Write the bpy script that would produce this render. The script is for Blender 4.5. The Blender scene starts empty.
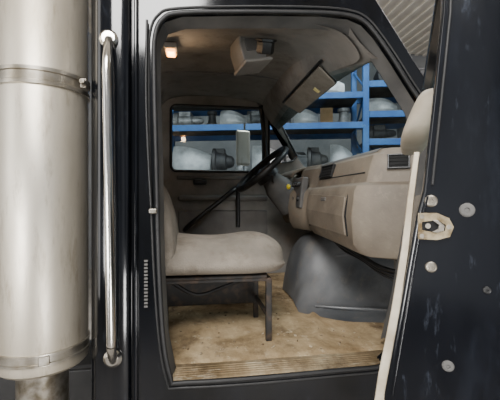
import bpy, bmesh, math, random
from mathutils import Vector, Matrix
random.seed(4)
C = bpy.context.scene.collection
F = 360.0; YAW = math.radians(9); S, K = math.sin(YAW), math.cos(YAW); CZ = 1.9
def ray(px, py):
    u = (px-250)/F; v = (200-py)/F
    return Vector((S+u*K, K-u*S, v))
CAM = Vector((0, 0, CZ))
def PY(px, py, Y): d = ray(px, py); return CAM + d*(Y/d.y)
def PX(px, py, X): d = ray(px, py); return CAM + d*(X/d.x)
def PZ(px, py, Z): d = ray(px, py); return CAM + d*((Z-CZ)/d.z)
# ---------------------------------------------------------------- materials
def lin(c):
    return tuple(((x/255)/12.92 if x/255 <= .04045 else ((x/255+.055)/1.055)**2.4) for x in c)+(1,)
def mat(name, c1, c2=None, rough=.6, metal=0, scale=8, bump=0, bscale=None, coat=0, stretch=(1,1,1), rvar=0, detail=6, lo=.35, hi=.65, emit=0, c3=None, spec=None, nrough=.55, speck=None, dist=0):
    m = bpy.data.materials.new(name); m.use_nodes = True
    nt = m.node_tree; b = nt.nodes['Principled BSDF']
    b.inputs['Roughness'].default_value = rough; b.inputs['Metallic'].default_value = metal
    b.inputs['Coat Weight'].default_value = coat
    if spec is not None: b.inputs['Specular IOR Level'].default_value = spec
    b.inputs['Base Color'].default_value = lin(c1)
    tc = nt.nodes.new('ShaderNodeTexCoord'); mp = nt.nodes.new('ShaderNodeMapping')
    mp.inputs['Scale'].default_value = stretch
    nt.links.new(tc.outputs['Object'], mp.inputs['Vector'])
    n = nt.nodes.new('ShaderNodeTexNoise'); n.inputs['Scale'].default_value = scale; n.inputs['Detail'].default_value = detail; n.inputs['Roughness'].default_value = nrough; n.inputs['Distortion'].default_value = dist
    nt.links.new(mp.outputs[0], n.inputs['Vector'])
    col = None
    if c2:
        r = nt.nodes.new('ShaderNodeValToRGB'); r.color_ramp.elements[0].position = lo; r.color_ramp.elements[1].position = hi
        r.color_ramp.elements[0].color = lin(c1); r.color_ramp.elements[1].color = lin(c2)
        if c3:
            e = r.color_ramp.elements.new((lo+hi)/2); e.color = lin(c3)
        nt.links.new(n.outputs['Fac'], r.inputs[0]); col = r.outputs[0]
    for sk in ([speck] if isinstance(speck, tuple) else (speck or [])):   # (colour, scale, lo, hi, stretch): dust, stains or scratches over the base
        sc, ss, sl, sh, sst = sk
        mp2 = nt.nodes.new('ShaderNodeMapping'); mp2.inputs['Scale'].default_value = sst; mp2.inputs['Rotation'].default_value = (.3, .5, .2)
        nt.links.new(tc.outputs['Object'], mp2.inputs['Vector'])
        n3 = nt.nodes.new('ShaderNodeTexNoise'); n3.inputs['Scale'].default_value = ss; n3.inputs['Detail'].default_value = 8; n3.inputs['Roughness'].default_value = .7
        nt.links.new(mp2.outputs[0], n3.inputs['Vector'])
        r3 = nt.nodes.new('ShaderNodeMapRange'); r3.inputs[1].default_value = sl; r3.inputs[2].default_value = sh
        nt.links.new(n3.outputs['Fac'], r3.inputs[0])
        mx = nt.nodes.new('ShaderNodeMixRGB'); mx.inputs[2].default_value = lin(sc)
        nt.links.new(r3.outputs[0], mx.inputs[0])
        if col is not None: nt.links.new(col, mx.inputs[1])
        else: mx.inputs[1].default_value = lin(c1)
        col = mx.outputs[0]
    if col is not None: nt.links.new(col, b.inputs['Base Color'])
    if rvar:
        mr = nt.nodes.new('ShaderNodeMapRange'); mr.inputs[3].default_value = max(.02, rough-rvar); mr.inputs[4].default_value = min(1, rough+rvar)
        mr.inputs[1].default_value = .3; mr.inputs[2].default_value = .7
        nt.links.new(n.outputs['Fac'], mr.inputs[0]); nt.links.new(mr.outputs[0], b.inputs['Roughness'])
    if bump:
        n2 = nt.nodes.new('ShaderNodeTexNoise'); n2.inputs['Scale'].default_value = bscale or scale*4; n2.inputs['Detail'].default_value = 4
        nt.links.new(mp.outputs[0], n2.inputs['Vector'])
        bp = nt.nodes.new('ShaderNodeBump'); bp.inputs['Strength'].default_value = bump; bp.inputs['Distance'].default_value = .01
        nt.links.new(n2.outputs['Fac'], bp.inputs['Height']); nt.links.new(bp.outputs[0], b.inputs['Normal'])
    if emit:
        b.inputs['Emission Color'].default_value = lin(c1); b.inputs['Emission Strength'].default_value = emit
    return m
M = {}
M['black'] = mat('black_paint', (6,7,9), (12,14,19), rough=.10, scale=3, stretch=(2,2,.5), rvar=.05, bump=.03, bscale=6, spec=.5, speck=((50,54,62), 30, .60, .95, (1,1,.25)))
M['door_black'] = mat('scuffed_black_paint', (4,5,7), (10,12,17), rough=.10, scale=4, rvar=.07, bump=.06, bscale=5, spec=.6, stretch=(1.5,1.5,.5), speck=[((74,80,92), 45, .60, .95, (1,1,.25)), ((32,36,44), 8, .52, .9, (1,1,.3))])
M['rubber'] = mat('black_rubber', (13,13,14), (26,25,25), rough=.55, scale=20)
M['blkmetal'] = mat('rusty_black_metal', (22,20,18), (74,56,40), rough=.65, scale=22, lo=.46, hi=.8)
M['plastic_black'] = mat('black_plastic', (13,13,14), (24,24,24), rough=.45, scale=15)
M['void'] = mat('dark_recess', (6,6,6), (12,12,12), rough=.9, scale=15)
M['chrome'] = mat('chrome', (228,226,222), (198,194,187), rough=.2, metal=1, scale=6, rvar=.05)
M['stainless'] = mat('stained_stainless', (206,199,185), (168,158,140), rough=.42, metal=.75, scale=3.5, stretch=(1.5,1.5,.5), rvar=.08, lo=.35, hi=.75, speck=((126,112,90), 12, .54, .85, (2,2,.4)))
M['band'] = mat('clamp_band_steel', (196,191,181), (146,137,121), rough=.3, metal=.9, scale=9)
M['steel'] = mat('zinc_steel', (150,145,136), (100,92,78), rough=.4, metal=.8, scale=25)
M['latch'] = mat('brassy_latch_steel', (160,148,122), (92,76,50), rough=.45, metal=.7, scale=60)
M['headliner'] = mat('headliner', (110,107,102), (132,127,121), rough=.95, scale=3, bump=.35, bscale=10, detail=8, speck=((82,74,64), 7, .5, .8, (1,1,1)))
M['grey_trim'] = mat('grey_trim', (122,120,116), (146,142,136), rough=.75, scale=5, bump=.08, bscale=150, speck=((98,90,80), 12, .54, .9, (1,1,1)))
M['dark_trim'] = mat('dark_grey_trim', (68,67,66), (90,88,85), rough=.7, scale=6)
M['door_trim'] = mat('mid_grey_trim', (92,90,88), (114,111,107), rough=.7, scale=6)
M['engine_grey'] = mat('engine_cover_plastic', (70,73,76), (98,99,100), rough=.46, scale=4, rvar=.08, bump=.2, bscale=8, speck=[((124,117,105), 13, .55, .95, (1,1,.5)), ((52,50,46), 6, .54, .9, (1,1,.6))])
M['toe'] = mat('dusty_toe_board', (80,78,74), (114,107,96), rough=.7, scale=5, bump=.2, bscale=12)
M['dash'] = mat('dusty_dash_vinyl', (96,87,76), (120,110,96), rough=.62, scale=4, bump=.12, bscale=90, detail=10, speck=[((144,133,116), 18, .54, .92, (1,1,1)), ((76,66,54), 9, .55, .95, (1,1,1))])
M['fabric'] = mat('grey_cloth', (114,107,97), (142,134,122), rough=.95, scale=5, bump=.4, bscale=140, c3=(130,122,111), detail=8, speck=((84,72,56), 7, .5, .82, (1,1,1)))
M['mat'] = mat('dirty_floor_mat', (122,101,70), (190,168,132), rough=.85, scale=6, stretch=(1,.7,1), detail=15, nrough=.68, dist=.3, bump=.3, bscale=50, lo=.34, hi=.66, c3=(160,138,104), speck=[((70,52,34), 4.5, .52, .72, (1,.7,1)), ((214,200,170), 20, .57, .8, (1,.7,1))])
M['sill'] = mat('dirty_tread_plate', (124,106,78), (186,170,140), rough=.5, metal=.45, scale=7, stretch=(1,.5,1), bump=.2, bscale=60, c3=(156,137,108), nrough=.65, detail=12, speck=[((78,60,40), 7, .52, .76, (1,.5,1)), ((212,204,184), 30, .57, .78, (.3,1,1))])
M['offwhite'] = mat('dirty_cream_strip', (200,190,170), (148,132,106), rough=.6, scale=14)
M['beige'] = mat('pale_beige_vinyl', (172,163,147), (146,135,117), rough=.65, scale=6)
M['console'] = mat('grey_console_plastic', (110,108,105), (128,125,120), rough=.6, scale=8)
M['visor'] = mat('taupe_visor', (106,100,90), (128,121,110), rough=.9, scale=6, speck=((80,71,60), 10, .5, .8, (1,1,1)))
M['amber'] = mat('amber_lens', (255,166,78), rough=.3, emit=7)
M['yellow'] = mat('yellow_plastic', (226,200,40), rough=.5)
M['label'] = mat('pale_yellow_label', (206,192,132), rough=.6)
M['red'] = mat('red_plastic', (176,34,28), rough=.4)
M['blue'] = mat('rack_blue', (34,78,134), (50,98,150), rough=.55, scale=4)
M['deck'] = mat('deck_board', (70,65,58), (98,91,80), rough=.9, scale=5)
M['alu'] = mat('cast_alloy', (178,178,178), (104,104,102), rough=.5, metal=.4, scale=9)
M['greymetal'] = mat('grey_parts', (64,67,71), (118,118,116), rough=.55, metal=.3, scale=9)
M['carton'] = mat('cardboard', (136,110,78), (154,126,92), rough=.9, scale=6)
M['whitepart'] = mat('white_panel', (214,216,216), (168,170,170), rough=.55, scale=5)
M['darkpart'] = mat('dark_part', (28,28,32), (60,58,56), rough=.6, scale=9)
M['ceiling'] = mat('pale_ribbed_metal', (244,236,222), (226,217,203), rough=.6, scale=2)
M['concrete'] = mat('concrete', (128,124,118), (150,144,136), rough=.85, scale=2)
M['wall'] = mat('shop_wall', (104,105,106), (126,126,125), rough=.8, scale=1.5)
M['debris'] = mat('dry_debris', (86,66,44), (196,180,150), rough=.95, scale=30)
def glassmat(name, fac=.05, tint=(230,239,242)):
    m = bpy.data.materials.new(name); m.use_nodes = True; nt = m.node_tree
    for n in list(nt.nodes): nt.nodes.remove(n)
    o = nt.nodes.new('ShaderNodeOutputMaterial'); mx = nt.nodes.new('ShaderNodeMixShader'); t = nt.nodes.new('ShaderNodeBsdfTransparent'); g = nt.nodes.new('ShaderNodeBsdfGlossy')
    t.inputs[0].default_value = lin(tint); g.inputs['Roughness'].default_value = .05; mx.inputs[0].default_value = fac
    nt.links.new(t.outputs[0], mx.inputs[1]); nt.links.new(g.outputs[0], mx.inputs[2]); nt.links.new(mx.outputs[0], o.inputs[0])
    return m
M['glass'] = glassmat('window_glass')
# ---------------------------------------------------------------- mesh builder
class MB:
    def __init__(s): s.bm = bmesh.new()
    def box(s, c, size, rot=None):
        mt = Matrix.Translation(Vector(c)) @ (rot.to_4x4() if rot else Matrix()) @ Matrix.Diagonal(Vector((*size, 1)))
        bmesh.ops.create_cube(s.bm, size=1, matrix=mt); return s
    def cyl(s, p0, p1, r, r2=None, seg=24):
        p0 = Vector(p0); p1 = Vector(p1); d = p1-p0
        mt = Matrix.Translation((p0+p1)/2) @ d.to_track_quat('Z', 'Y').to_matrix().to_4x4()
        bmesh.ops.create_cone(s.bm, cap_ends=True, segments=seg, radius1=r, radius2=r if r2 is None else r2, depth=d.length, matrix=mt); return s
    def tube(s, pts, r, seg=12, closed=False):
        pts = [Vector(p) for p in pts]; n = len(pts); rings = []; up = None
        for i, p in enumerate(pts):
            a = pts[(i-1) % n] if (closed or i > 0) else p; b = pts[(i+1) % n] if (closed or i < n-1) else p
            t = (b-a).normalized()
            if up is None:
                up = t.orthogonal().normalized()
            up = (up - t*up.dot(t)).normalized(); w = t.cross(up)
            rr = r[i] if isinstance(r, (list, tuple)) else r
            rings.append([s.bm.verts.new(p + up*math.cos(2*math.pi*k/seg)*rr + w*math.sin(2*math.pi*k/seg)*rr) for k in range(seg)])
        m = n if closed else n-1
        for i in range(m):
            A = rings[i]; B = rings[(i+1) % n]
            for k in range(seg):
                s.bm.faces.new((A[k], A[(k+1) % seg], B[(k+1) % seg], B[k]))
        if not closed:
            s.bm.faces.new(list(reversed(rings[0]))); s.bm.faces.new(rings[-1])
        return s
    def prism(s, poly, vec):
        vec = Vector(vec); a = [s.bm.verts.new(Vector(p)) for p in poly]; b = [s.bm.verts.new(Vector(p)+vec) for p in poly]; n = len(a)
        s.bm.faces.new(a); s.bm.faces.new(list(reversed(b)))
        for i in range(n): s.bm.faces.new((a[i], b[i], b[(i+1) % n], a[(i+1) % n]))
        return s
    def loft(s, secs, closed=False, caps=False):
        R = [[s.bm.verts.new(Vector(p)) for p in sec] for sec in secs]; n = len(R[0])
        for A, B in zip(R, R[1:]):
            for k in range(n if closed else n-1):
                s.bm.faces.new((A[k], A[(k+1) % n], B[(k+1) % n], B[k]))
        if caps:
            s.bm.faces.new(R[0]); s.bm.faces.new(list(reversed(R[-1])))
        return s
    def lathe(s, base, prof, axis=(0,0,1), seg=40):
        base = Vector(base); q = Vector(axis).to_track_quat('Z', 'Y'); rings = []
        for r, z in prof:
            rings.append([s.bm.verts.new(base + q @ Vector((r*math.cos(2*math.pi*k/seg), r*math.sin(2*math.pi*k/seg), z))) for k in range(seg)])
        for A, B in zip(rings, rings[1:]):
            for k in range(seg): s.bm.faces.new((A[k], A[(k+1) % seg], B[(k+1) % seg], B[k]))
        s.bm.faces.new(list(reversed(rings[0]))); s.bm.faces.new(rings[-1]); return s
    def holed(s, outer, holes, vec):
        vec = Vector(vec); loops = [outer]+holes; edges = []
        for L in loops:
            vs = [s.bm.verts.new(Vector(p)) for p in L]
            for i in range(len(vs)): edges.append(s.bm.edges.new((vs[i], vs[(i+1) % len(vs)])))
        r = bmesh.ops.triangle_fill(s.bm, edges=edges, use_beauty=True, use_dissolve=False)
        fs = [g for g in r['geom'] if isinstance(g, bmesh.types.BMFace)]
        e = bmesh.ops.extrude_face_region(s.bm, geom=fs, use_keep_orig=True)
        bmesh.ops.translate(s.bm, verts=[g for g in e['geom'] if isinstance(g, bmesh.types.BMVert)], vec=vec)
        return s
    def build(s, name, m, parent=None, smooth=False, bevel=0, sub=0, bseg=3, label=None):
        bmesh.ops.recalc_face_normals(s.bm, faces=s.bm.faces)
        me = bpy.data.meshes.new(name); s.bm.to_mesh(me); s.bm.free()
        me.materials.append(M[m] if isinstance(m, str) else m)
        o = bpy.data.objects.new(name, me); C.objects.link(o)
        if parent is not None:
            o.parent = parent
            if parent.type == 'EMPTY': o.matrix_parent_inverse = Matrix.Translation(-parent.location)
        if bevel:
            b = o.modifiers.new('bevel', 'BEVEL'); b.width = bevel; b.segments = bseg; b.limit_method = 'ANGLE'; b.angle_limit = math.radians(35); b.harden_normals = True
        if sub:
            u = o.modifiers.new('sub', 'SUBSURF'); u.levels = sub; u.render_levels = sub
        if smooth or bevel or sub:
            for p in me.polygons: p.use_smooth = True
        if smooth and not sub and not bevel:
            me.set_sharp_from_angle(angle=math.radians(40))
        if label: o['label'] = label
        return o
def tag(o, label, cat, group=None):
    o['label'] = label; o['category'] = cat
    if group: o['group'] = group
    return o
def thing(name, loc, label, cat, group=None):
    o = bpy.data.objects.new(name, None); C.objects.link(o); o.location = Vector(loc); o.empty_display_size = .1
    return tag(o, label, cat, group)
def struct(o): o['kind'] = 'structure'; return o
def arc(pts, n=8):   # Catmull-Rom smoothing
    P = [Vector(p) for p in pts]; out = []
    for i in range(len(P)-1):
        p0 = P[max(i-1, 0)]; p1 = P[i]; p2 = P[i+1]; p3 = P[min(i+2, len(P)-1)]
        for k in range(n):
            t = k/n
            out.append(.5*((2*p1)+(p2-p0)*t+(2*p0-5*p1+4*p2-p3)*t*t+(3*p1-p0-3*p2+p3)*t**3))
    return out+[P[-1]]
def rrect(x0, x1, z0, z1, r, Y, n=6):
    out = []
    for cx, cz, a0 in ((x1-r, z1-r, 0), (x0+r, z1-r, 90), (x0+r, z0+r, 180), (x1-r, z0+r, 270)):
        for k in range(n+1):
            a = math.radians(a0+90*k/n); out.append((cx+r*math.cos(a), Y, cz+r*math.sin(a)))
    return out
ZF = 1.2
# ================================================================= shop setting
struct(MB().box((1, 5, -.05), (22, 22, .1)).build('floor', 'concrete'))
cb = MB().box((1, 5, 6.56), (22, 22, .1))
for i in range(80): cb.box((-9.5+i*.27, 5, 6.49), (.09, 22, .05))
struct(cb.build('ceiling', 'ceiling'))
struct(MB().box((1, 10.5, 3.2), (22, .15, 6.6)).build('wall_back', 'wall'))
# ================================================================= truck cab
cab = thing('truck_cab', (.4, 2.35, ZF), 'black truck cab with an open doorway showing its dusty grey interior', 'truck cab')
inner = [(172,383),(164,345),(159,270),(156,160),(154,70),(155,36),(163,19),(182,13),(255,12),(322,13),(350,16),(364,22),(376,35),(392,58),(407,82),(422,106),(434,140),(430,180),(420,230),(409,300),(398,350),(383,365),(340,370),(240,379)]
outer = [(93,470),(93,340),(93,250),(93,150),(93,60),(93,20),(93,-40),(190,-40),(260,-40),(330,-40),(356,-30),(369,-12),(382,8),(400,37),(418,66),(436,94),(470,140),(520,165),(520,230),(520,300),(520,355),(520,470),(340,470),(240,470)]
ip = [PY(x, y, 1.40) for x, y in inner]; op = [PY(x, y, 1.40) for x, y in outer]
b = MB(); n = len(ip); dv = Vector((0,.07,0))
vi = [b.bm.verts.new(p) for p in ip]; vo = [b.bm.verts.new(p) for p in op]; wi = [b.bm.verts.new(p+dv) for p in ip]; wo = [b.bm.verts.new(p+dv) for p in op]
for i in range(n):
    j = (i+1) % n
    for A, B in ((vi, vo), (vo, wo), (wo, wi), (wi, vi)): b.bm.faces.new((A[i], A[j], B[j], B[i]))
frame = b.build('door_frame', 'black', cab, bevel=.008)
cen = sum(ip, Vector())/n
sm = arc(ip+[ip[0]], 4)[:-1]
MB().tube([p+(cen-p).normalized()*.001+Vector((0,-.004,0)) for p in sm], .009, closed=True, seg=10).build('weatherstrip', 'rubber', cab, smooth=True)
MB().tube([p-(cen-p).normalized()*.022+Vector((0,-.002,0)) for p in sm], .005, closed=True, seg=8).build('seal_lip', 'rubber', cab, smooth=True)
jl = ip[0:21]
b = MB()
b.loft([[p+Vector((0,.03,0)) for p in jl], [p+(cen-p).normalized()*.018+Vector((0,.10,0)) for p in jl], [p-(cen-p).normalized()*.02+Vector((0,.16,0)) for p in jl]])
b.build('inner_jamb', 'dark_trim', cab, smooth=True)
xl = PY(86, 200, 1.36).x; xr = PY(130, 200, 1.36).x
prof = [(xl, 1.75), (xl-.002, 1.48), (xl+.002, 1.42), (xl+.018, 1.375), (xl+.05, 1.35), (xr-.02, 1.35), (xr-.006, 1.356), (xr, 1.372), (xr, 1.41)]
b = MB().loft([[(x, y, z) for x, y in prof] for z in (.95, 1.5, 2.2, 2.95)])
b.build('corner_panel', 'black', cab, smooth=True)
tag(MB().box((-.98, 2.05, .53), (1.16, .3, 1.06)).box((-.98, 2.05, 1.075), (1.2, .34, .03)).build('dark_filler_box', 'rubber', bevel=.015), 'added dark filler box behind the cab, below the exhaust stack', 'filler box')  # dark box added to keep the view below the muffler dark
xs = PY(136, 200, 1.39).x
MB().box((xs, 1.390, 1.95), (.014, .024, 2.0)).build('jamb_bead', 'black', cab, bevel=.006)
MB().tube(arc([PY(147, 20, 1.385), PY(146, 90, 1.385), PY(148, 150, 1.38), PY(151, 205, 1.375)]), .005).build('wire', 'plastic_black', cab, smooth=True)
MB().box(PY(153, 211, 1.385), (.030, .02, .020)).build('striker_plate', 'steel', cab, bevel=.005)
b = MB()
for k in range(14): b.box(PY(146, 261+k*3.5, 1.39), (.014, .010, .008))
b.build('ribbed_bumper', 'dark_trim', cab, bevel=.002)
# headliner
secs = []
for i in range(13):
    y = 1.47+i*(3.30-1.47)/12; t = (y-1.47)/1.83
    zt = 2.66+.17*math.sin(min(1, t*1.6)*math.pi/2)
    sg = -.012*math.sin(i*1.9)
    secs.append([(-.30, y, zt-.22), (-.285, y, zt-.09), (-.22, y, zt-.02), (-.1, y, zt+sg), (.15, y, zt+.01+sg*1.5), (.4, y, zt+sg), (.6, y, zt-.02), (.66, y, zt-.05), (.74, y, zt-.15)])
MB().loft(secs).build('headliner', 'headliner', cab, sub=2)
for yy, zz in ((1.72, 2.737), (2.02, 2.797), (2.62, 2.829)):
    MB().tube(arc([(-.22, yy, zz-.02), (-.1, yy, zz-.006), (.15, yy, zz), (.4, yy, zz-.006), (.6, yy, zz-.022), (.66, yy, zz-.05)]), .009, seg=8).build('headliner_seam', 'dark_trim', cab, smooth=True)
MB().loft([[(.62, y, 2.80+dz), (.65, y, 2.70+dz), (.71, y, 2.62+dz), (.77, y, 2.575+dz), (.80, y, 2.555+dz), (.815, y, 2.58+dz)] for y, dz in ((1.46, -.045), (1.8, .0), (2.4, .02), (3.3, 0))]).build('windshield_header', 'headliner', cab, sub=1)
MB().box((.15, 2.35, 2.93), (1.0, 1.95, .05)).build('light_blocking_roof', 'black', cab, bevel=.02)  # unseen outer roof, put in to block light from above
MB().box((-.34, 2.35, 1.95), (.05, 1.9, 1.95)).build('back_wall', 'grey_trim', cab, bevel=.01)
MB().box((.55, 2.38, ZF-.06), (1.75, 1.9, .08)).build('floor_pan', 'dark_trim', cab)
MB().box((1.34, 2.38, 1.66), (.06, 1.9, .95)).build('firewall', 'dark_trim', cab)
MB().loft([[(x, y, z) for x, z in ((1.02, 1.222), (1.12, 1.245), (1.21, 1.33), (1.28, 1.5), (1.30, 1.7))] for y in (1.48, 1.7, 2.0, 2.25)]).build('toe_board', 'toe', cab, sub=1)
# narrow ribbed sill, front edge following the doorway bottom
a0 = PY(171, 381, 1.415); a1 = PY(386, 363, 1.415); zs = (a0.z+a1.z)/2
b = MB()
b.loft([[(x, 1.405, zs-.03), (x, 1.405, zs+.000), (x, 1.415, zs+.006), (x, 1.51, ZF+.014), (x, 1.54, ZF+.019), (x, 1.54, ZF-.01), (x, 1.42, zs-.03)] for x in (a0.x-.01, a1.x+.16)], closed=True, caps=True)
for k in range(5):
    y = 1.426+k*.018; t = (y-1.415)/.095; z = zs+.006+(ZF+.014-zs-.006)*min(1, t)
    b.box(((a0.x+a1.x)/2, y, z+.0008), ((a1.x-a0.x)*.97, .005, .0022))
b.build('sill_plate', 'sill', cab, bevel=.001)
WX = lambda z: .62+(2.75-z)*.77
MB().prism([(WX(2.64), 1.5, 2.64), (WX(2.08), 1.5, 2.08), (WX(2.08), 3.28, 2.08), (WX(2.64), 3.28, 2.64)], (.006, 0, .004)).build('windshield', 'glass', cab)
# ---- driver door (far side)
YD = 3.30
fd = MB()
w0 = PY(171, 105, YD); w1 = PY(263, 172, YD)
q = [PY(269, 111, YD), PY(277, 117, YD), PY(297, 156, YD), PY(293, 161, YD), PY(269, 165, YD)]
outer_d = [(-.36, YD, 1.05), (1.36, YD, 1.05), (1.36, YD, 2.02), (WX(2.08)+.02, YD, 2.08), (WX(2.72), YD, 2.74), (.5, YD, 2.90), (-.36, YD, 2.90)]
hole = rrect(w0.x, w1.x, w1.z, w0.z, .05, YD)
fd.holed(outer_d, [hole, q], (0, .05, 0))
dd = fd.build('driver_door', 'grey_trim', cab, label='grey inside of the closed driver door on the far side')
MB().tube([(p[0], YD-.005, p[2]) for p in hole], .013, closed=True, seg=8).build('window_frame', 'plastic_black', dd, smooth=True)
MB().tube([(p.x, YD-.005, p.z) for p in q], .010, closed=True, seg=8).build('quarter_frame', 'plastic_black', dd, smooth=True)
MB().tube([PY(261, 106, YD-.004), PY(268, 172, YD-.004)], .022, seg=8).build('vent_window_divider', 'plastic_black', dd, smooth=True)
MB().box(((w0.x+w1.x)/2, YD+.03, (w0.z+w1.z)/2), (w1.x-w0.x, .005, w0.z-w1.z)).build('window_pane', 'glass', dd)
ar0 = PY(178, 196, 3.26); ar1 = PY(268, 190, 3.26)
MB().box(((ar0.x+ar1.x)/2, 3.27, ar0.z-.02), (ar1.x-ar0.x, .06, .05)).build('armrest', 'door_trim', dd, bevel=.02)
MB().box(((ar0.x+ar1.x)/2, 3.285, ar0.z-.28), (ar1.x-ar0.x, .03, .3)).build('door_pocket', 'door_trim', dd, bevel=.015)
MB().box(((w0.x+w1.x)/2+.05, 3.29, w1.z-.06), (w1.x-w0.x, .03, .035)).build('sill_moulding', 'door_trim', dd, bevel=.012)
MB().box(PY(200, 182, 3.28), (.12, .03, .045)).build('door_latch_handle', 'plastic_black', dd, bevel=.012)
g = [PY(185, 230, 3.24), PY(190, 225, 3.16), PY(211, 208, 3.14), PY(231, 192, 3.16), PY(236, 188, 3.24)]
MB().tube(arc(g), .022).build('grab_bar', 'plastic_black', dd, smooth=True)
MB().tube([PY(238, 190, 3.22), PY(238, 227, 3.24)], .018).build('grab_bar_post', 'plastic_black', dd, smooth=True)
# ================================================================= dashboard
dash = thing('dashboard', (.95, 2.35, 1.68), 'long dusty grey-brown dashboard running across the cab under the windshield', 'dashboard')
st = [(1.475, .225, .03, .03), (1.50, .19, 0, .065), (1.595, .032, 0, .06), (1.63, .002, 0, .05), (1.9, 0, 0, .03), (2.28, 0, 0, .01), (2.32, .0, 0, 0), (2.345, .02, .0, 0), (2.37, .02, 0, 0), (2.40, .0, .0, 0), (2.6, -.05, 0, 0), (2.66, .06, .02, 0), (2.8, .10, .03, 0), (3.1, .10, .03, 0), (3.25, .06, 0, 0)]
P0 = [(1.25, 2.13), (1.02, 2.15), (.895, 2.15), (.878, 2.130), (.862, 2.120), (.836, 2.04), (.822, 1.985), (.778, 1.972), (.760, 1.945), (.746, 1.84), (.760, 1.735), (.79, 1.69), (.95, 1.67), (1.25, 1.67)]
def PR(z):   # rear face x of the profile at height z
    f = P0[2:12]
    for (xa, za), (xb, zb_) in zip(f, f[1:]):
        if za >= z >= zb_: return xa+(xb-xa)*(za-z)/max(1e-6, za-zb_)
    return f[-1][0]
secs = []
for y, dx, dz, db in st:
    secs.append([(min(1.27, x+dx), y, z-(dz if z > 1.9 else db*(1 if z < 1.79 else .4))) for x, z in P0])
MB().loft(secs, closed=True, caps=True).build('dash_body', 'dash', dash, bevel=.006, bseg=3)
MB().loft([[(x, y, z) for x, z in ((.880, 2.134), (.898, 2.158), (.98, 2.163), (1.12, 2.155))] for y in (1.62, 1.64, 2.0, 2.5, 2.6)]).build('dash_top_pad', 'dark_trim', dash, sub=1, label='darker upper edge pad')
gy0, gy1 = 1.70, 2.26
b = MB().loft([[(PR(z)-.006, y, z-.02*(2.26-y)/.56) for z in (1.938, 1.84, 1.742)] for y in (gy0, gy1)])
gl = b.build('glove_box_lid', 'dash', dash)
s = gl.modifiers.new('sol', 'SOLIDIFY'); s.thickness = .012; s.offset = 0
bv = gl.modifiers.new('bevel', 'BEVEL'); bv.width = .003; bv.segments = 2
MB().box((.747, 1.99, 1.905), (.014, .07, .022), Matrix.Rotation(.12, 3, 'Y')).build('glove_box_latch', 'dark_trim', dash, bevel=.005)
for yy, sh in ((gy0-.010, .020), (gy1+.010, .008)):
    MB().tube([(PR(z)-.001, yy, z-sh) for z in (1.955, 1.90, 1.84, 1.79, 1.74)], .005, seg=6).build('panel_seam', 'void', dash)
MB().tube([(.836, 1.66, 2.035), (.836, 2.30, 2.035)], .004, seg=6).build('trim_line', 'void', dash)
def vent(c, w, h, R):
    f = MB()
    for dz in (-1, 1): f.box(Vector(c)+R @ Vector((0, 0, dz*h/2)), (.018, w+.010, .007), R)
    for dy in (-1, 1): f.box(Vector(c)+R @ Vector((0, dy*w/2, 0)), (.018, .008, h), R)
    v = f.build('air_vent', 'plastic_black', dash, bevel=.002)
    s_ = MB().box(Vector(c)+R @ Vector((.002, 0, 0)), (.008, w, h), R)
    for k in range(3): s_.box(Vector(c)+R @ Vector((-.002, 0, -h/2+h*(k+.9)/3.8)), (.008, w, .003), R)
    s_.build('louvre', 'void', v)
vc = PX(327, 166, .842)
vent((.842, vc.y, 2.080), .20, .075, Matrix.Rotation(math.radians(17), 3, 'Y'))
vent(Vector((.842+.104, 1.548, 2.080)), .09, .066, Matrix.Rotation(math.radians(58), 3, 'Z') @ Matrix.Rotation(math.radians(17), 3, 'Y'))
b = MB().box((.760, 2.50, 1.95), (.05, .2, .22), Matrix.Rotation(math.radians(6), 3, 'Y')); b.build('control_panel', 'dark_trim', dash, bevel=.012)
for k, (dy, z) in enumerate(((-.06, 2.01), (0, 2.01), (.06, 2.01), (-.05, 1.91), (.05, 1.91))):
    MB().lathe((.740, 2.5+dy, z), [(.018, 0), (.018, .012), (.014, .022)], (-1, 0, 0), 18).build('knob', 'plastic_black', dash, smooth=True)
yk = PX(290, 187, .725)
MB().lathe(yk, [(.014, 0), (.022, .008), (.022, .02), (.012, .028)], (-1, 0, 0), 8).build('parking_brake_knob', 'yellow', dash, smooth=True, label='small yellow push-pull knob')
b = MB().loft([[(.74, y, 2.08), (.78, y, 2.14), (.9, y, 2.17), (1.0, y, 2.14)] for y in (2.68, 2.72, 2.95, 3.18, 3.22)]); o = b.build('instrument_hood', 'dash', dash, sub=1)
o.modifiers.new('sol', 'SOLIDIFY').thickness = .02
wl = thing('wiring_loom', (.95, 1.8, 1.6), 'loose black wiring loom hanging under the passenger end of the dashboard', 'wiring')
for k in range(3):
    pts = [PX(328+k*3, 237+k*2, .86), PX(345, 245+k*3, .87), PX(362, 256+k*2, .90), PX(380, 267+k*3, .93), PX(398, 272+k*5, .97)]
    MB().tube(arc(pts), .011-.002*k).build('cable', 'plastic_black', wl, smooth=True)
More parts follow.
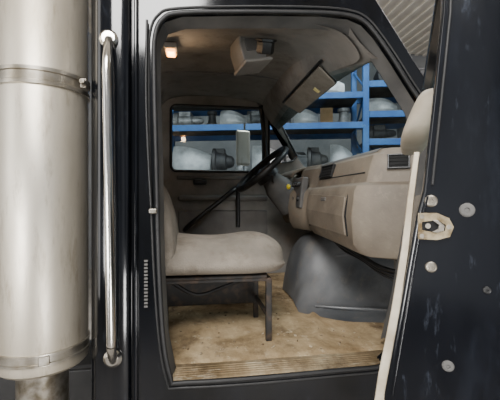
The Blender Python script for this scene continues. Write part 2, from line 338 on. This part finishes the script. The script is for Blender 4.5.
# ================================================================= engine cover
ec = thing('engine_cover', (.95, 2.5, ZF), 'rounded dark grey plastic engine cover bulging from the floor beneath the dashboard', 'engine cover')
secs = []
for x, hw, h in ((.665, .15, .005), (.68, .18, .10), (.70, .205, .22), (.73, .23, .32), (.775, .25, .39), (.84, .27, .435), (.92, .295, .46), (1.02, .32, .48), (1.14, .36, .49), (1.30, .42, .49)):
    sec = []
    ex_ = .12*max(0, x-.70)/.6
    sec.append((x-.04, 2.52-hw-.30-ex_, ZF+.022)); sec.append((x-.03, 2.52-hw-.21-ex_, ZF+.032)); sec.append((x-.02, 2.52-hw-.13-ex_*.7, ZF+.034+min(.03, h*.3))); sec.append((x-.01, 2.52-hw-.075-ex_*.35, ZF+.03+min(.10, h*.45)))
    for k in range(2, 17):
        a = math.pi*k/16; c = math.cos(a); sn = math.sin(a)
        rec = .018*math.exp(-((x-.95)/.07)**2) if k in (3, 4, 5) else 0
        sec.append((x, 2.52-hw*math.copysign(abs(c)**.8, c)-.03*(1-sn)+rec, ZF+.03+h*abs(sn)**.75))
    secs.append(sec)
MB().loft(secs).build('cover_shell', 'engine_grey', ec, sub=2)
for pts in ([(1.22, 2.19, ZF+.36), (1.05, 2.235, ZF+.345), (.92, 2.275, ZF+.32), (.81, 2.31, ZF+.26)], [(.73, 2.09, ZF+.06), (.88, 2.02, ZF+.06), (1.05, 1.96, ZF+.06), (1.2, 1.91, ZF+.06)]):
    MB().tube(arc(pts), [.004+.008*math.sin(math.pi*k/24) for k in range(25)], seg=8).build('moulded_ridge', 'engine_grey', ec, smooth=True)
# ================================================================= steering wheel
wc = PY(262, 169, 2.72)
sw = thing('steering_wheel', wc, 'black steering wheel seen nearly edge-on in front of the far door', 'steering wheel')
ax = Vector((-.66, -.07, .73)).normalized(); e1 = (Vector((0, 1, 0))-ax*ax.y).normalized(); e2 = ax.cross(e1)
R_ = .232
MB().tube([wc+(e1*math.cos(a)+e2*math.sin(a))*R_ for a in [2*math.pi*k/40 for k in range(40)]], .025, closed=True).build('rim', 'plastic_black', sw, smooth=True)
for a in (0.15, math.pi-.15):
    dd_ = e1*math.cos(a)+e2*math.sin(a)
    MB().tube([wc-ax*.05+dd_*.05, wc-ax*.04+dd_*.13, wc+dd_*R_], .014, seg=8).build('spoke', 'plastic_black', sw, smooth=True)
MB().lathe(wc-ax*.10, [(.06, 0), (.095, .012), (.095, .07), (.06, .095)], ax, 28).build('hub', 'plastic_black', sw, smooth=True)
MB().tube([wc-ax*.08, wc-ax*.14, wc-ax*.18, wc-ax*.38], [.07, .085, .105, .115], seg=20).build('steering_column', 'dark_trim', sw, smooth=True)
MB().tube([wc-ax*.16, wc-ax*.13+Vector((-.03, -.12, 0)), wc-ax*.10+Vector((-.03, -.2, .02))], .009).build('turn_signal_lever', 'plastic_black', sw, smooth=True)
# ================================================================= seat
st_ = thing('passenger_seat', (.15, 1.88, ZF), 'stained grey cloth passenger seat on a worn black metal leg frame', 'seat')
def cushion(x0, x1, y0, y1, z0, z1, crown):
    b = MB(); secs = []
    for i, x in enumerate([x0, x0+.03, x0+.10, (x0+x1)/2, x1-.19, x1-.09, x1-.026, x1]):
        e = (.02, .006, 0, 0, .004, .024, .06, .10)[i]
        drop = (0, 0, .006, .016, .006, .014, .046, .078)[i]
        lift = (0, 0, 0, 0, -.004, -.004, .004, .024)[i]
        cr = crown*(1, 1, .6, .4, 1.1, 1.1, 1, 1)[i]
        sec = [(x, y0+.06+e, z0+lift), (x, y0+.016+e, z0+.016+lift), (x, y0-.014+e, (z0+z1)/2-.03), (x, y0+.010+e, z1-.066-drop), (x, y0+.055+e, z1-.026-drop), (x, y0+.13, z1+cr*.45-drop), (x, (y0+y1)/2, z1+cr-drop), (x, y1-.13, z1+cr*.45-drop), (x, y1-.055-e, z1-.026-drop), (x, y1-.010-e, z1-.066-drop), (x, y1-e, (z0+z1)/2-.03), (x, y1-.06-e, z0+lift)]
        secs.append(sec)
    return b.loft(secs, closed=True, caps=True)
cushion(-.16, .455, 1.62, 2.16, 1.548, 1.712, .035).build('seat_cushion', 'fabric', st_, sub=2)
bb = []
for y, ins in ((1.62, .05), (1.635, .015), (1.69, 0), (1.88, 0), (2.06, 0), (2.135, .015), (2.15, .05)):
    bb.append([(-.07-ins*.3+dx, y, z) for dx, z in ((0, 1.62), (0-ins*.7, 1.70), (-.02-ins*.7, 1.82), (-.045-ins*.7, 1.90-ins*.3), (-.07-ins*.5, 1.965-ins*.5), (-.10, 1.995-ins), (-.15+ins*.8, 1.975-ins), (-.165+ins*1.3, 1.88-ins), (-.15+ins*1.3, 1.70), (-.10, 1.61))])
MB().loft(bb, closed=True, caps=True).build('seat_back', 'fabric', st_, sub=2)
MB().box((.10, 1.89, 1.536), (.50, .42, .018)).build('seat_pan', 'blkmetal', st_, bevel=.006)
for x in (-.15, .36):
    for y in (1.70, 2.06):
        MB().box((x, y, (1.52+ZF)/2+.01), (.028, .028, 1.52-ZF-.01)).build('leg', 'blkmetal', st_, bevel=.004)
b = MB()
for y in (1.70, 2.06): b.box((.105, y, 1.52), (.53, .022, .018))
for x in (-.15, .36): b.box((x, 1.88, 1.52), (.022, .39, .018))
b.build('seat_rail', 'blkmetal', st_, bevel=.004)
MB().box((.36, 1.88, 1.34), (.016, .35, .024)).build('cross_brace', 'blkmetal', st_, bevel=.004)
MB().box((.10, 2.06, 1.40), (.50, .018, .19)).build('pedestal_panel', 'blkmetal', st_, bevel=.004)
MB().tube(arc([(-.10, 1.78, 1.50), (.02, 1.80, 1.43), (.16, 1.83, 1.46), (.30, 1.86, 1.50)]), .010, seg=8).build('adjuster_cable', 'rubber', st_, smooth=True)
bk = thing('belt_buckle', PZ(172, 300, ZF+.06), 'small red seat belt buckle lying on the floor under the passenger seat', 'belt buckle')
MB().box(Vector(bk.location), (.06, .05, .05)).build('buckle_case', 'red', bk, bevel=.01)
MB().tube([Vector(bk.location)+Vector((-.02, 0, 0)), Vector(bk.location)+Vector((-.06, .02, -.02)), Vector(bk.location)+Vector((-.10, .05, -.03))], .012, seg=8).build('strap', 'rubber', bk, smooth=True)
# ================================================================= floor mat
b = MB(); secs = []
nx, ny = 60, 70
def fz(x, y): return ZF+.023+.003*math.sin(x*9+y*4)*math.sin(y*11-x*3)+.009*math.exp(-((x-.62-.25*(y-1.7))/.02)**2)*min(1, max(0, (y-1.62)/.15))-.006*math.exp(-((y-1.52)/.01)**2)
for j in range(ny+1):
    y = 1.52+(3.26-1.52)*j/ny
    secs.append([(-.30+1.40*i/nx, y, fz(-.30+1.40*i/nx, y)) for i in range(nx+1)])
tag(b.loft(secs).build('floor_mat', 'mat', smooth=True), 'worn tan floor mat caked with dirt, covering the cab floor', 'floor mat')
b = MB()
for k in range(90):
    x = random.uniform(-.1, .85); y = random.uniform(1.56, 2.2)
    if x > .5 and y > 1.8: continue
    b.box((x, y, fz(x, y)+.004), (random.uniform(.004, .014), random.uniform(.004, .012), random.uniform(.003, .006)), Matrix.Rotation(random.uniform(0, 3), 3, 'Z'))
o = tag(b.build('floor_debris', 'debris'), 'crumbs of dry dirt scattered over the cab floor mat', 'debris'); o['kind'] = 'stuff'
# ================================================================= overhead things
oc = thing('overhead_console', (.33, 2.0, 2.7), 'grey box-shaped console hanging from the middle of the headliner', 'console')
c0 = PY(249, 56, 1.98)
Rr = Matrix.Rotation(math.radians(-14), 3, 'Y') @ Matrix.Rotation(math.radians(12), 3, 'Z')
b = MB().loft([[c0+Rr @ Vector((x*k, y, z+.02)) for x, z in ((-.075, -.075), (.06, -.075), (.08, .0), (.06, .08), (-.065, .08), (-.08, .02))] for y, k in ((-.09, 1), (.09, .92))], closed=True, caps=True)
b.build('console_body', 'console', oc, bevel=.010)
MB().box(c0+Rr @ Vector((.0, -.093, .025)), (.10, .010, .065), Rr).build('console_recess', 'dark_trim', oc, bevel=.006)
MB().box(c0+Rr @ Vector((.0, -.015, -.065)), (.16, .20, .018), Rr).build('console_lip', 'grey_trim', oc, bevel=.006)
sp = PY(266, 41, 1.78)
o = MB().lathe(sp, [(.04, -.06), (.045, -.05), (.045, -.005), (.055, 0), (.055, .01)], (0, -.5, 1), 6).build('headliner_vent', 'plastic_black', smooth=True)  # six-sided dark vent in the headliner; it gives no light
tag(o, 'small black six-sided vent beside the overhead console', 'lamp')
dl = thing('dome_lamp', PZ(171, 49, 2.73), 'glowing amber dome lamp at the rear left of the headliner', 'lamp')
MB().box(dl.location+Vector((0, 0, .0)), (.07, .12, .03)).build('lamp_base', 'grey_trim', dl, bevel=.008)
MB().box(dl.location+Vector((0, 0, -.02)), (.05, .09, .022)).build('lens', 'amber', dl, bevel=.008)
def visor(y0, y1, lab, ang):
    hx, hz = .672, 2.640
    v = thing('sun_visor', (hx, (y0+y1)/2, hz), lab, 'sun visor')
    d = Vector((math.sin(ang), 0, -math.cos(ang))); nrm = Vector((d.z, 0, -d.x))
    A = Vector((hx, y0, hz)); B = Vector((hx, y1, hz)); L = .15
    MB().prism([A+d*.01, A+Vector((0,.04,0))+d*L, B-Vector((0,.03,0))+d*L, B+d*.01], nrm*.020).build('visor_panel', 'visor', v, bevel=.010)
    MB().cyl(A-Vector((0,.03,0)), B+Vector((0,.03,0)), .008).build('visor_rod', 'plastic_black', v, smooth=True)
    ctr = A+Vector((0, .24, 0))+d*.10+nrm*.021
    MB().box(ctr, (.04, .035, .004), Matrix.Rotation(math.pi/2-ang, 3, 'Y')).build('warning_label', 'label', v, label='small pale label')
    return v
v = visor(1.86, 2.62, 'broad taupe sun visor folded up along the windshield header', .98)
# ================================================================= exhaust stack
ec0 = ray(43, 200)*1.35
ex = thing('exhaust_stack', (ec0.x, ec0.y, .9), 'tall stained stainless exhaust muffler standing behind the cab corner', 'exhaust stack')
R0 = .156; zb = CZ-(368-200)/F*1.30
prof = [(R0*.56, zb-.004), (R0*.9, zb), (R0*.985, zb+.012), (R0, zb+.03), (R0, 3.2), (R0*.9, 3.22)]
MB().lathe((ec0.x, ec0.y, 0), prof, seg=64).build('muffler_body', 'stainless', ex, smooth=True)
MB().lathe((ec0.x, ec0.y, 0), [(R0*.56, zb-.7), (R0*.56, zb+.01)], seg=40).build('lower_pipe', 'steel', ex, smooth=True)
for zz, nm in ((CZ+(200-79)/F*1.25, 'mounting_band'), (CZ-(356-200)/F*1.25, 'lower_band')):
    h = .060 if nm == 'mounting_band' else .042
    bd = MB().lathe((ec0.x, ec0.y, zz-h/2), [(R0, 0), (R0+.006, .001), (R0+.006, h*.22), (R0+.0015, h*.27), (R0+.0015, h*.73), (R0+.006, h*.78), (R0+.006, h-.001), (R0, h)], seg=64).build(nm, 'band', ex, smooth=True)
    if nm == 'mounting_band':
        MB().box((ec0.x+R0+.010, ec0.y-.06, zz), (.022, .05, .035)).cyl((ec0.x+R0+.012, ec0.y-.11, zz), (ec0.x+R0+.012, ec0.y-.03, zz), .011, seg=6).build('clamp_bolt', 'steel', bd, bevel=.003)
    else:
        MB().box((ec0.x+.06, ec0.y-R0+.006, zz), (.035, .014, .03), Matrix.Rotation(.35, 3, 'Z')).build('clamp_bolt', 'steel', bd, bevel=.003)
# ================================================================= grab handle
gh = thing('grab_handle', PY(111, 360, 1.35), 'long vertical chrome grab handle bolted to the black cab corner', 'grab handle')
MB().tube(arc([PY(109, 40, 1.335), PY(108, 48, 1.30), PY(107, 62, 1.275), PY(107, 90, 1.27), PY(109, 200, 1.27), PY(111, 330, 1.27), PY(111, 346, 1.275), PY(112, 354, 1.30), PY(113, 360, 1.335)], 6), .0155, seg=18).build('rail', 'chrome', gh, smooth=True)
for px, py in ((109, 39), (113, 358)):
    p = PY(px, py, 1.345)
    f = MB().lathe(p+Vector((0, .002, 0)), [(.032, 0), (.032, .008), (.022, .018)], (0, -1, 0), 24).build('mounting_foot', 'chrome', gh, smooth=True)
    MB().lathe(p+Vector((0, -.012, .024 if py > 200 else -.024)), [(.007, 0), (.007, .008)], (0, -1, 0), 6).build('bolt', 'steel', f)
# ================================================================= open passenger door (hinged part of the cab)
E = Vector((.297, .47, 0)); U = Vector((.534, .845, 0)).normalized(); V = Vector((U.y, -U.x, 0))
def PD(px, py, off=0):   # point on the plane of the door's rear edge, off metres further in front of it
    d = ray(px, py); p0 = E-U*off
    return CAM+d*((p0.dot(U))/d.dot(U))
edge = [(446,-104),(442,12),(433,100),(423,190),(416,216),(408,262),(398,320),(384,396),(376,560),(524,560),(526,400),(526,190),(526,-104)]
low = [(428,190),(420,216),(411,262),(401,320),(387,396),(379,560),(522,560),(524,400),(524,190)]
b = MB().prism([PD(x, y) for x, y in edge], U*.035).prism([PD(x, y)+U*.03 for x, y in low], U*.99)
b.prism([PD(x, y)+U*.03 for x, y in ((450,-92),(524,-92),(524,-104),(450,-104))], U*.93)
dr = b.build('passenger_door', 'door_black', cab, bevel=.005, label='open black passenger door seen end-on with its latch toward the viewer')
b = MB().prism([PD(452, -104, .004), PD(449, 12, .004), PD(440, 100, .004), PD(431, 185, .004), PD(434, 185, .004), PD(443, 100, .004), PD(452, 12, .004), PD(455, -104, .004)], U*.008)
b.build('seal_channel', 'rubber', dr, bevel=.0015)
MB().prism([PD(x, y, .0035) for x, y in ((427,196),(423,212),(414,262),(404,320),(391,396),(393,396),(406,320),(416,262),(425,212),(429,196))], U*.006).build('edge_bead', 'door_black', dr, bevel=.001)
zt = PD(450, -95).z; zl = PD(450, 192).z
pA = PD(470, 192)+U*.04; pA.z = 0
MB().prism([pA+Vector((0,0,zl)), pA+U*.9+Vector((0,0,zl)), pA+U*.9+Vector((0,0,zt)), pA+Vector((0,0,zt))], V*.005).build('window_pane', 'glass', dr)
Ls = [(414,152),(407,200),(401,250),(391,310),(378,375),(370,430),(364,540)]; ws = [6, 7, 8, 9, 12, 13, 14]
secs = []
for (x, y), w_ in zip(Ls, ws):
    secs.append([PD(x, y, -.03), PD(x+.7, y, -.022), PD(x+w_-.7, y, -.022), PD(x+w_, y, -.03), PD(x+w_, y, -.04), PD(x, y, -.04)])
MB().loft(secs, closed=True, caps=True).build('edge_strip', 'offwhite', dr, label='dirty cream trim strip')
secs = []
for k, t in enumerate((.16, .18, .22, .32, .42, .47, .49)):
    c = E+U*t; c.z = 0; g = (.5, .85, .98, 1, .98, .85, .5)[k]
    sec = []
    for j in range(20):
        a = 2*math.pi*j/20; ca = math.copysign(abs(math.cos(a))**.5, math.cos(a)); sa = math.copysign(abs(math.sin(a))**.5, math.sin(a))
        sec.append(c+V*(.034+.030*g*ca+.022*sa*g)+Vector((0, 0, CZ+.162+.054*g*sa)))
    secs.append(sec)
MB().loft(secs, closed=True, caps=True).build('trim_pad', 'beige', dr, sub=1, label='pale beige padded inner trim')
# flat latch plate with an open slot
plate = [(418,213),(437,213),(449,218),(454,227),(450,237),(437,240),(418,239)]
slot = [(422,222),(437,220),(446,225),(445,231),(436,233),(422,230)]
MB().holed([PD(x, y, .0055) for x, y in plate], [[PD(x, y, .0055) for x, y in slot]], U*.002).build('latch_plate', 'latch', dr)
MB().prism([PD(x, y, .0038) for x, y in ((420,219),(440,218),(448,224),(447,233),(437,236),(420,233))], U*.001).build('latch_slot', 'void', dr)
MB().prism([PD(x, y, .008) for x, y in ((432,220),(438,220),(445,226),(444,231),(437,233),(432,232),(438,229),(439,225))], U*.005).build('latch_claw', 'steel', dr, bevel=.001)
MB().cyl(PD(428, 226, .007), PD(428, 226, -.001), .0035, seg=14).build('latch_pivot', 'steel', dr, smooth=True)
for x, y in ((422,216.5),(422,236),(449,227)):
    MB().cyl(PD(x, y, .0075), PD(x, y, -.002), .0030, seg=12).build('rivet', 'steel', dr, smooth=True)
for x, y, r, m in ((467,210,.0095,'dark_trim'),(431,201,.0085,'steel'),(431,267,.0078,'steel'),(448,366,.0078,'dark_trim'),(487,290,.005,'plastic_black')):
    c = PD(x, y, .0)
    MB().lathe(c+U*.002, [(r, 0), (r, .0025), (r*.85, .004), (r*.7, .0043), (r*.35, .0043), (r*.3, .003)], -U, 24).build('screw', m, dr, smooth=True)
# ================================================================= rack with stock outside
RA = math.radians(-14); Rz = Matrix.Rotation(RA, 3, 'Z'); RO = Vector((-.6, 5.95, 0)); RW = 3.3
LV = ((1.5, 2.25, 3.04, 3.50), (1.5, 2.35, 2.78, 3.20, 3.66))
def W1(x, y, z): return RO+Rz @ Vector((x, y, z))
rk = thing('pallet_rack', RO, 'blue pallet rack loaded with truck parts, standing beyond the cab', 'rack')
for i in range(3):
    b = MB()
    for y in (0, .9): b.box(W1(i*RW, y, 2.6), (.09, .08, 5.2), Rz)
    z = .3; k = 0
    while z < 4.6:
        a, c = W1(i*RW, 0, z), W1(i*RW, .9, z+.55)
        if k % 2: a, c = W1(i*RW, .9, z), W1(i*RW, 0, z+.55)
        b.cyl(a, c, .018, seg=8); z += .55; k += 1
    b.build('upright', 'blue', rk, bevel=.006)
for i in range(2):
    for z in LV[i]:
        for y in (-.02, .92): MB().box(W1(i*RW+RW/2, y, z), (RW-.09, .045, .095), Rz).build('beam', 'blue', rk, bevel=.005)
        MB().box(W1(i*RW+RW/2, .45, z+.052), (RW-.1, .88, .02), Rz).build('deck_board', 'deck', rk)
def lump(name, kind, m, s):
    b = MB(); x = y = z = 0
    if kind == 'box':
        b.box((x, y, z+s[2]/2), s); b.box((x, y, z+s[2]+.004), (s[0]*.98, .05, .008)); b.box((x-s[0]*.2, y-s[1]*.5-.002, z+s[2]*.6), (s[0]*.3, .006, s[2]*.3))
        return b.build(name, m, bevel=.012)
    if kind == 'bin':
        t = s[0]/2; u_ = s[1]/2; h = s[2]
        b.loft([[(-t*.9, -u_*.9, 0), (t*.9, -u_*.9, 0), (t*.9, u_*.9, 0), (-t*.9, u_*.9, 0)], [(-t, -u_, h*.9), (t, -u_, h*.7), (t, u_, h), (-t, u_, h)]], closed=True, caps=True)
        b.box((0, -u_*.97, h*.72), (s[0], .03, .03)); return b.build(name, m, bevel=.01)
    if kind == 'hub':
        r = s[0]/2; return b.lathe((x, y, z), [(r, 0), (r, s[2]*.25), (r*.65, s[2]*.3), (r*.55, s[2]*.75), (r*.75, s[2]*.8), (r*.75, s[2]*.95), (r*.3, s[2])], seg=28).build(name, m, smooth=True)
    if kind == 'gearbox':
        b.lathe((x-s[0]/2, y, z+s[2]/2), [(s[2]*.5, 0), (s[2]*.5, s[0]*.15), (s[2]*.38, s[0]*.2), (s[2]*.34, s[0]*.6), (s[2]*.25, s[0]*.65), (s[2]*.2, s[0]*.9), (s[2]*.1, s[0])], (1, 0, 0), 24)
        b.box((x-.05, y, z+s[2]*.82), (s[0]*.4, s[1]*.5, s[2]*.3)); return b.build(name, m, bevel=.01)
    if kind == 'panel':
        secs = []
        for i in range(8):
            a = i/7; secs.append([(x-s[0]/2+s[0]*a, y-.12*math.sin(a*math.pi)+dy, z+s[2]*zz*(1-.3*a*a)) for dy, zz in ((0, 0), (-.06, .3), (-.05, .7), (.05, 1), (.09, .98), (.06, 0))])
        return b.loft(secs, closed=True, caps=True).build(name, m, bevel=.01)
KN = {'box': 'carton', 'hub': 'wheel_hub', 'gearbox': 'gearbox', 'panel': 'body_panel', 'bin': 'parts_bin'}
COL = {'whitepart': 'white', 'alu': 'pale alloy', 'greymetal': 'grey', 'darkpart': 'black', 'carton': 'brown'}
ORD = ['first', 'second', 'third', 'fourth', 'fifth', 'sixth', 'seventh', 'eighth', 'ninth', 'tenth']
for z, shelf, hs, items in (
 (2.25, 'lowest visible shelf of the left rack bay', 1.7, [(.50,'panel','whitepart',.66),(1.05,'gearbox','darkpart',.36),(1.36,'hub','alu',.22),(1.78,'panel','whitepart',.50),(2.25,'bin','greymetal',.36),(2.62,'gearbox','darkpart',.34),(3.0,'panel','whitepart',.36)]),
 (3.04, 'middle shelf of the left rack bay', 1.05, [(.45,'gearbox','alu',.50),(.85,'hub','darkpart',.22),(1.2,'panel','whitepart',.42),(1.64,'gearbox','greymetal',.38),(2.02,'bin','darkpart',.32),(2.42,'panel','whitepart',.40),(2.76,'box','carton',.20),(3.04,'hub','alu',.26)]),
 (3.50, 'top shelf of the left rack bay', 1.2, [(1.7,'box','carton',.4),(2.2,'bin','darkpart',.4),(2.75,'panel','whitepart',.6)]),
 (2.35, 'lowest visible shelf of the right rack bay', 1, [(3.62,'box','whitepart',.32),(4.02,'hub','darkpart',.28),(4.55,'gearbox','alu',.5)]),
 (2.78, 'second shelf up of the right rack bay', 1, [(3.65,'gearbox','darkpart',.44),(4.15,'bin','greymetal',.4),(4.75,'panel','whitepart',.6)]),
 (3.20, 'third shelf up of the right rack bay', 1, [(3.65,'panel','whitepart',.46),(4.2,'gearbox','greymetal',.44),(4.9,'bin','darkpart',.6)]),
 (3.66, 'top shelf of the right rack bay', 1.1, [(3.9,'bin','darkpart',.7),(4.8,'gearbox','alu',.7)])):
    for k, (x, kind, m, w_) in enumerate(items):
        h = {'panel': .30, 'box': .28, 'bin': .24, 'gearbox': .27, 'hub': .29}[kind]*hs
        o = lump(KN[kind], kind, m, (w_, min(.5, w_), h))
        o.location = W1(x, .40, z+.064); o.rotation_euler = (0, 0, RA+random.uniform(-.12, .12))
        nm = KN[kind].replace('_', ' ')
        tag(o, f'{COL[m]} {nm}, {ORD[k]} from left on {shelf}', nm, 'parts stored on the pallet rack')
mi = thing('side_mirror', PY(243, 148, 3.64), 'chrome-framed driver mirror standing outside the far door window', 'mirror')
c = Vector(mi.location)
MB().box(c, (.15, .05, .36), Matrix.Rotation(.2, 3, 'Z')).build('mirror_head', 'stainless', mi, bevel=.025)
MB().tube(arc([c+Vector((.02, .03, .26)), c+Vector((.02, .03, 0)), c+Vector((.02, .03, -.28)), c+Vector((.12, -.15, -.34)), c+Vector((.2, -.26, -.36))]), .012).build('mirror_arm', 'chrome', mi, smooth=True)
# ================================================================= lights
def area(loc, tgt, size, e, col=(1, .97, .92), sy=None):
    l = bpy.data.lights.new('area', 'AREA'); l.energy = e; l.color = col; l.size = size
    if sy: l.shape = 'RECTANGLE'; l.size_y = sy
    o = bpy.data.objects.new('shop_or_fill_light', l); C.objects.link(o); o.location = loc
    o.rotation_euler = (Vector(tgt)-Vector(loc)).to_track_quat('-Z', 'Y').to_euler()
area((-.5, -1.2, 4.2), (.5, 2.0, 1.5), 1.3, 230, (1, .985, .965))
area((-2.1, -1.4, 1.5), (.6, 2.0, 1.9), .9, 88, (1, .985, .965))  # unseen fill light added at the left to brighten headliner and dash
area((.9, -1.9, .6), (.1, 2.8, 2.1), .7, 60, (1, .99, .98))  # low fill light added to lift the headliner and far door
area((1.0, 3.6, 6.2), (1.2, 5.4, 2.4), 2.5, 420, (.97, .985, 1))
area((4.5, 3.0, 6.0), (3.5, 5.3, 2.6), 2.5, 280, (.98, .99, 1))
area((-3.0, -.2, 2.6), (-.55, 1.4, 1.9), .9, 46, (1, .98, .95), 4.0)  # tall strip light added to draw a vertical highlight on the muffler
pl = bpy.data.lights.new('dome', 'POINT'); pl.energy = 1.8; pl.color = (1, .70, .42); pl.shadow_soft_size = .03
po = bpy.data.objects.new('dome_light', pl); C.objects.link(po); po.location = dl.location+Vector((0, 0, -.06))
w = bpy.data.worlds.new('world'); bpy.context.scene.world = w; w.use_nodes = True
nt = w.node_tree; bg = nt.nodes['Background']; bg.inputs[1].default_value = .76
tc = nt.nodes.new('ShaderNodeTexCoord'); mp = nt.nodes.new('ShaderNodeMapping'); mp.inputs['Scale'].default_value = (2.8, 2.8, .6)
nz = nt.nodes.new('ShaderNodeTexNoise'); nz.inputs['Scale'].default_value = 1.7; nz.inputs['Detail'].default_value = 3
rp = nt.nodes.new('ShaderNodeValToRGB'); rp.color_ramp.elements[0].position = .42; rp.color_ramp.elements[1].position = .68
rp.color_ramp.elements[0].color = (.12, .125, .135, 1); rp.color_ramp.elements[1].color = (1.0, 1.02, 1.06, 1)
nt.links.new(tc.outputs['Generated'], mp.inputs[0]); nt.links.new(mp.outputs[0], nz.inputs['Vector']); nt.links.new(nz.outputs['Fac'], rp.inputs[0]); nt.links.new(rp.outputs[0], bg.inputs[0])
# ================================================================= camera
cd = bpy.data.cameras.new('camera'); cd.sensor_width = 36; cd.lens = 36*F/500; cd.clip_start = .02
co = bpy.data.objects.new('camera', cd); C.objects.link(co); co.location = CAM; co.rotation_euler = (math.radians(90), 0, -YAW)
bpy.context.scene.camera = co
